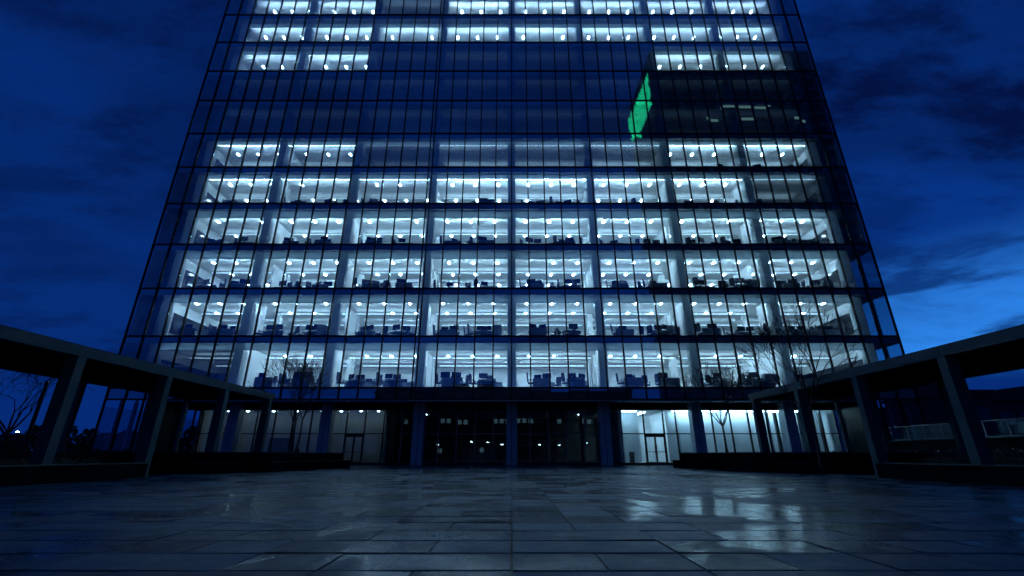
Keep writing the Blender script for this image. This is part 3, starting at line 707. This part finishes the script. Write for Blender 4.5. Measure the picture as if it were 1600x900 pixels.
# small dark cone shrub and lobby bin
t = site('topiary', 'small dark cone-shaped shrub standing by the left grey lobby window', 'shrub', (-14.9, 33.0, 0))
put('pot', MB().tube([(-14.9, 33, 0), (-14.9, 33, 0.35)], [0.2, 0.26], 12).mesh('pot', BLACK), t)
R = random.Random(2); mb = MB()
for _ in range(900):
    z = R.random(); rr_ = 0.36 * (1 - z) ** 0.7 * R.uniform(0.7, 1.05); a = R.uniform(0, 6.28)
    p = Vector((-14.9 + rr_*math.cos(a), 33 + rr_*math.sin(a), 0.35 + z * 0.85)); u = Vector((R.gauss(0,1), R.gauss(0,1), R.gauss(0,1))).normalized() * 0.05; w_ = u.orthogonal() * 0.6
    mb.quad(tuple(p-u), tuple(p-w_), tuple(p+u), tuple(p+w_))
put('foliage', mb.mesh('cone_leaves', HEDGEM), t, kind='stuff')
t = site('litter_bin', 'black bin with an open top just inside the lobby left of the lit door', 'litter bin', (9.75, 38.7, 0.155))
put('body', MB().tube([(9.75, 38.7, 0.156), (9.75, 38.7, 0.95)], [0.20, 0.22], 14).mesh('body', BLACK), t)
put('rim', MB().tube([(9.75, 38.7, 0.951), (9.75, 38.7, 0.99)], [0.235, 0.235], 14).mesh('rim', GREYM), t)

# ------------------------------------------------------------------ right terrace with glass railing, left bollard post, far silhouettes
t = site('terrace_wall', 'low dark terrace wall below the glass railing at the far right', 'wall', (27, 27, 0))
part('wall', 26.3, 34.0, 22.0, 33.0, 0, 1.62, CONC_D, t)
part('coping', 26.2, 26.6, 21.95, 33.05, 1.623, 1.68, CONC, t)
RAILM = simple('railing_metal', (0.22, 0.26, 0.29), 0.5)
t = site('glass_railing', 'glass railing with pale metal frame on the terrace wall at far right', 'railing', (26.4, 27, 1.68))
for q in range(9):
    y = 22.2 + q * 1.3; part('post', 26.37, 26.43, y - 0.03, y + 0.03, 1.683, 2.5, RAILM, t)
    if q < 8: part('glass_pane', 26.39, 26.41, y + 0.04, y + 1.26, 1.74, 2.46, GLASS_LOW, t)
part('handrail', 26.35, 26.45, 22.1, 32.7, 2.503, 2.56, RAILM, t); part('bottom_rail', 26.38, 26.42, 22.2, 32.6, 1.70, 1.735, RAILM, t)
t = site('lamp_post', 'plain dark post standing behind the left pergola at far left', 'post', (-25.2, 24.5, 0))
put('post', MB().tube([(-25.2, 24.5, 0), (-25.2, 24.5, 4.4)], [0.10, 0.085], 10).mesh('post', FRAME), t)
put('cap', MB().tube([(-25.2, 24.5, 4.403), (-25.2, 24.5, 4.5)], [0.11, 0.06], 10).mesh('cap', FRAME), t)
put('base_plate', MB().box(-25.4, -25.0, 24.3, 24.7, 0, 0.0 + 0.03).mesh('base_plate', FRAME), t)

def building(name, x0, x1, y0, y1, h, label, lit=(), storeys=None, wx=3.0, face='y0', mat=FARM, seed=1, winmat=FARWIN, wh=1.7, litmat=FARLIT, cat='building'):
    b_ = site(name, label, cat, ((x0+x1)/2, (y0+y1)/2, 0))
    part('wall', x0, x1, y0, y1, 0, h, mat, b_); part('roof', x0 - 0.3, x1 + 0.3, y0 - 0.3, y1 + 0.3, h + 0.003, h + 0.5, mat, b_)
    part('roof_plant', x0 + (x1-x0)*0.3, x0 + (x1-x0)*0.45, y0 + 2, y1 - 2, h + 0.503, h + 2.4, mat, b_)
    n = int((x1 - x0) / wx); fl = int(h / 3.6); R = random.Random(seed); cnt = 0
    for f in range(fl):
        for q in range(n):
            xx = x0 + (x1 - x0) * (q + 0.5) / n; z = f * 3.6 + 1.1
            if z + wh > h: continue
            on = R.random() < (lit[f % len(lit)] if lit else 0)
            yy = y0 if face == 'y0' else y1
            part('window', xx - wx * 0.34, xx + wx * 0.34, yy - 0.06, yy + 0.05, z, z + wh, litmat if on else winmat, b_); cnt += 1
    return b_
building('office_block', 66, 105, 66, 84, 8.1, 'dark flat-roofed block on the skyline at far right', seed=3)
building('apartment_block', 57, 61, 58, 70, 8.0, 'smaller dark block just right of the tower behind the pergola', seed=4)
# behind the camera: seen mirrored in the facade
FARM2 = simple('opposite_tower_cladding', (0.16, 0.17, 0.18), 0.6, var=0.2, scale=0.3)
ob_ = site('opposite_tower', 'dark high-rise mirrored in the upper right of the glass facade', 'office building', (70, -45, 0))
part('wall', 41, 105, -52, -30, 0, 113.5, FARM2, ob_); part('wall', 40, 40.997, -52, -30.3, 0, 107, FARM2, ob_); part('roof', 41.5, 104.5, -51.5, -30.5, 113.503, 114.2, FARM, ob_)
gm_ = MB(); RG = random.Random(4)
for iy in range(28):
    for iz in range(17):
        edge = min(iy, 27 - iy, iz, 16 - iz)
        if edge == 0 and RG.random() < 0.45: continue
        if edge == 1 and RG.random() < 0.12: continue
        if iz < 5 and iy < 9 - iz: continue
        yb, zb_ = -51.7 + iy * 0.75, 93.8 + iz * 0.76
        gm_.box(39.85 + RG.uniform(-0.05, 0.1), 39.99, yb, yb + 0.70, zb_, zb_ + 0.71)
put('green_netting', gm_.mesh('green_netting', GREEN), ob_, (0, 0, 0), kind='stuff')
for f in range(20, 27): part('ledge', 41.2, 104.8, -30.0 + 0.003, -29.85, f * 4.2 - 0.5, f * 4.2 - 0.1, CONC, ob_)
R = random.Random(9)
for f in range(8, 26):
    for q in range(12):
        x = 44 + q * 5; z = f * 4.2
        on = (f in (21, 22) and R.random() < 0.3)
        part('window', x, x + 3.6, -30.0 - 0.05, -30 + 0.06, z, z + (0.9 if on else 2.2), FARDIM if on else FARWIN, ob_)
building('low_office_block', -34, 30, -62, -44, 15.5, 'low office block across the street, mirrored in the lobby glass', lit=(0.05, 0.0, 0.42, 0.42), face='y1', seed=21, wx=1.5, wh=1.1)
bld = 0
for q, (x, y, h) in enumerate(((-16, -30, 9.0), (-4, -33, 8.2), (9, -31, 9.4), (22, -29, 8.0), (-29, -28, 8.8))):
    nm = ['left of the street lamps', 'directly behind the viewpoint', 'just right of the viewpoint', 'in front of the high-rise', 'at the far left end'][q]
    bare_tree((x, y, 0), h, 'leafless street tree across the street, %s' % nm, 40 + q, stems=1, spread=0.6, trunk_h=0.25, r0=0.13, levels=5)
def lamp(x, y, h, label):
    t = thing('street_lamp', label, 'street lamp', (x, y, 0), group='street lamps')
    put('pole', MB().tube([(0, 0, 0), (0, 0, h)], [0.07, 0.045], 8).mesh('pole', FRAME), t)
    put('lamp_head', MB().box(-0.32, 0.32, -0.12, 0.12, h, h + 0.08).mesh('lamp_head', FRAME), t)
    put('lens', MB().box(-0.26, 0.26, -0.09, 0.09, h - 0.13, h - 0.002).mesh('lens', LAMPL), t)
for q, (x, y, h) in enumerate(((-15.8, -26, 2.8), (-9.6, -38, 3.6), (-5.4, -36, 3.4), (-2.2, -34, 3.0), (6.4, -36, 3.2), (10.8, -30, 2.6), (17.5, -34, 3.4), (-30, -36, 3.6))):
    lamp(x, y, h, 'small street lamp across the street, %s from the left behind the viewpoint' % ['second', 'third', 'fourth', 'fifth', 'sixth', 'seventh', 'eighth and last', 'one'][q] if q != 7 else 'small street lamp across the street, leftmost of the row')
for q, (x, y, h) in enumerate(((-92, 84, 4.2), (-97, 92, 5.0), (-86, 88, 4.4), (-74, 76, 3.6))):
    lamp(x, y, h, 'distant street lamp beyond the left pergola, %s' % ['leftmost pair, nearer one', 'farthest one', 'third from the left', 'rightmost one'][q])
# far tree line
R = random.Random(8); mb = MB()
def clump(cx, cy, w, h):
    for _ in range(int(60 * w)):
        a = R.uniform(0, 6.28); q = R.random() ** 0.5; z = R.uniform(0, 1)
        rr_ = w * q * math.sqrt(max(0.05, 1 - (z - 0.4) ** 2 * 2))
        p = Vector((cx + rr_*math.cos(a), cy + rr_*math.sin(a)*0.6, h * z)); u = Vector((R.gauss(0,1), R.gauss(0,1), R.gauss(0,1))).normalized() * 0.55; w_ = u.orthogonal() * 0.7
        mb.quad(tuple(p-u), tuple(p-w_), tuple(p+u), tuple(p+w_))
for q in range(46):
    clump(-190 + q * 3.2, 112 + R.uniform(-6, 6), R.uniform(3, 5), R.uniform(3.5, 7.5))
for q in range(40): clump(42 + q * 4, 112 + R.uniform(-6, 6), R.uniform(3, 5), R.uniform(6, 12.5))
put('distant_trees', mb.mesh('distant_trees', HEDGEM), kind='stuff', label='dark line of distant trees along the horizon behind the pergolas', cat='trees')
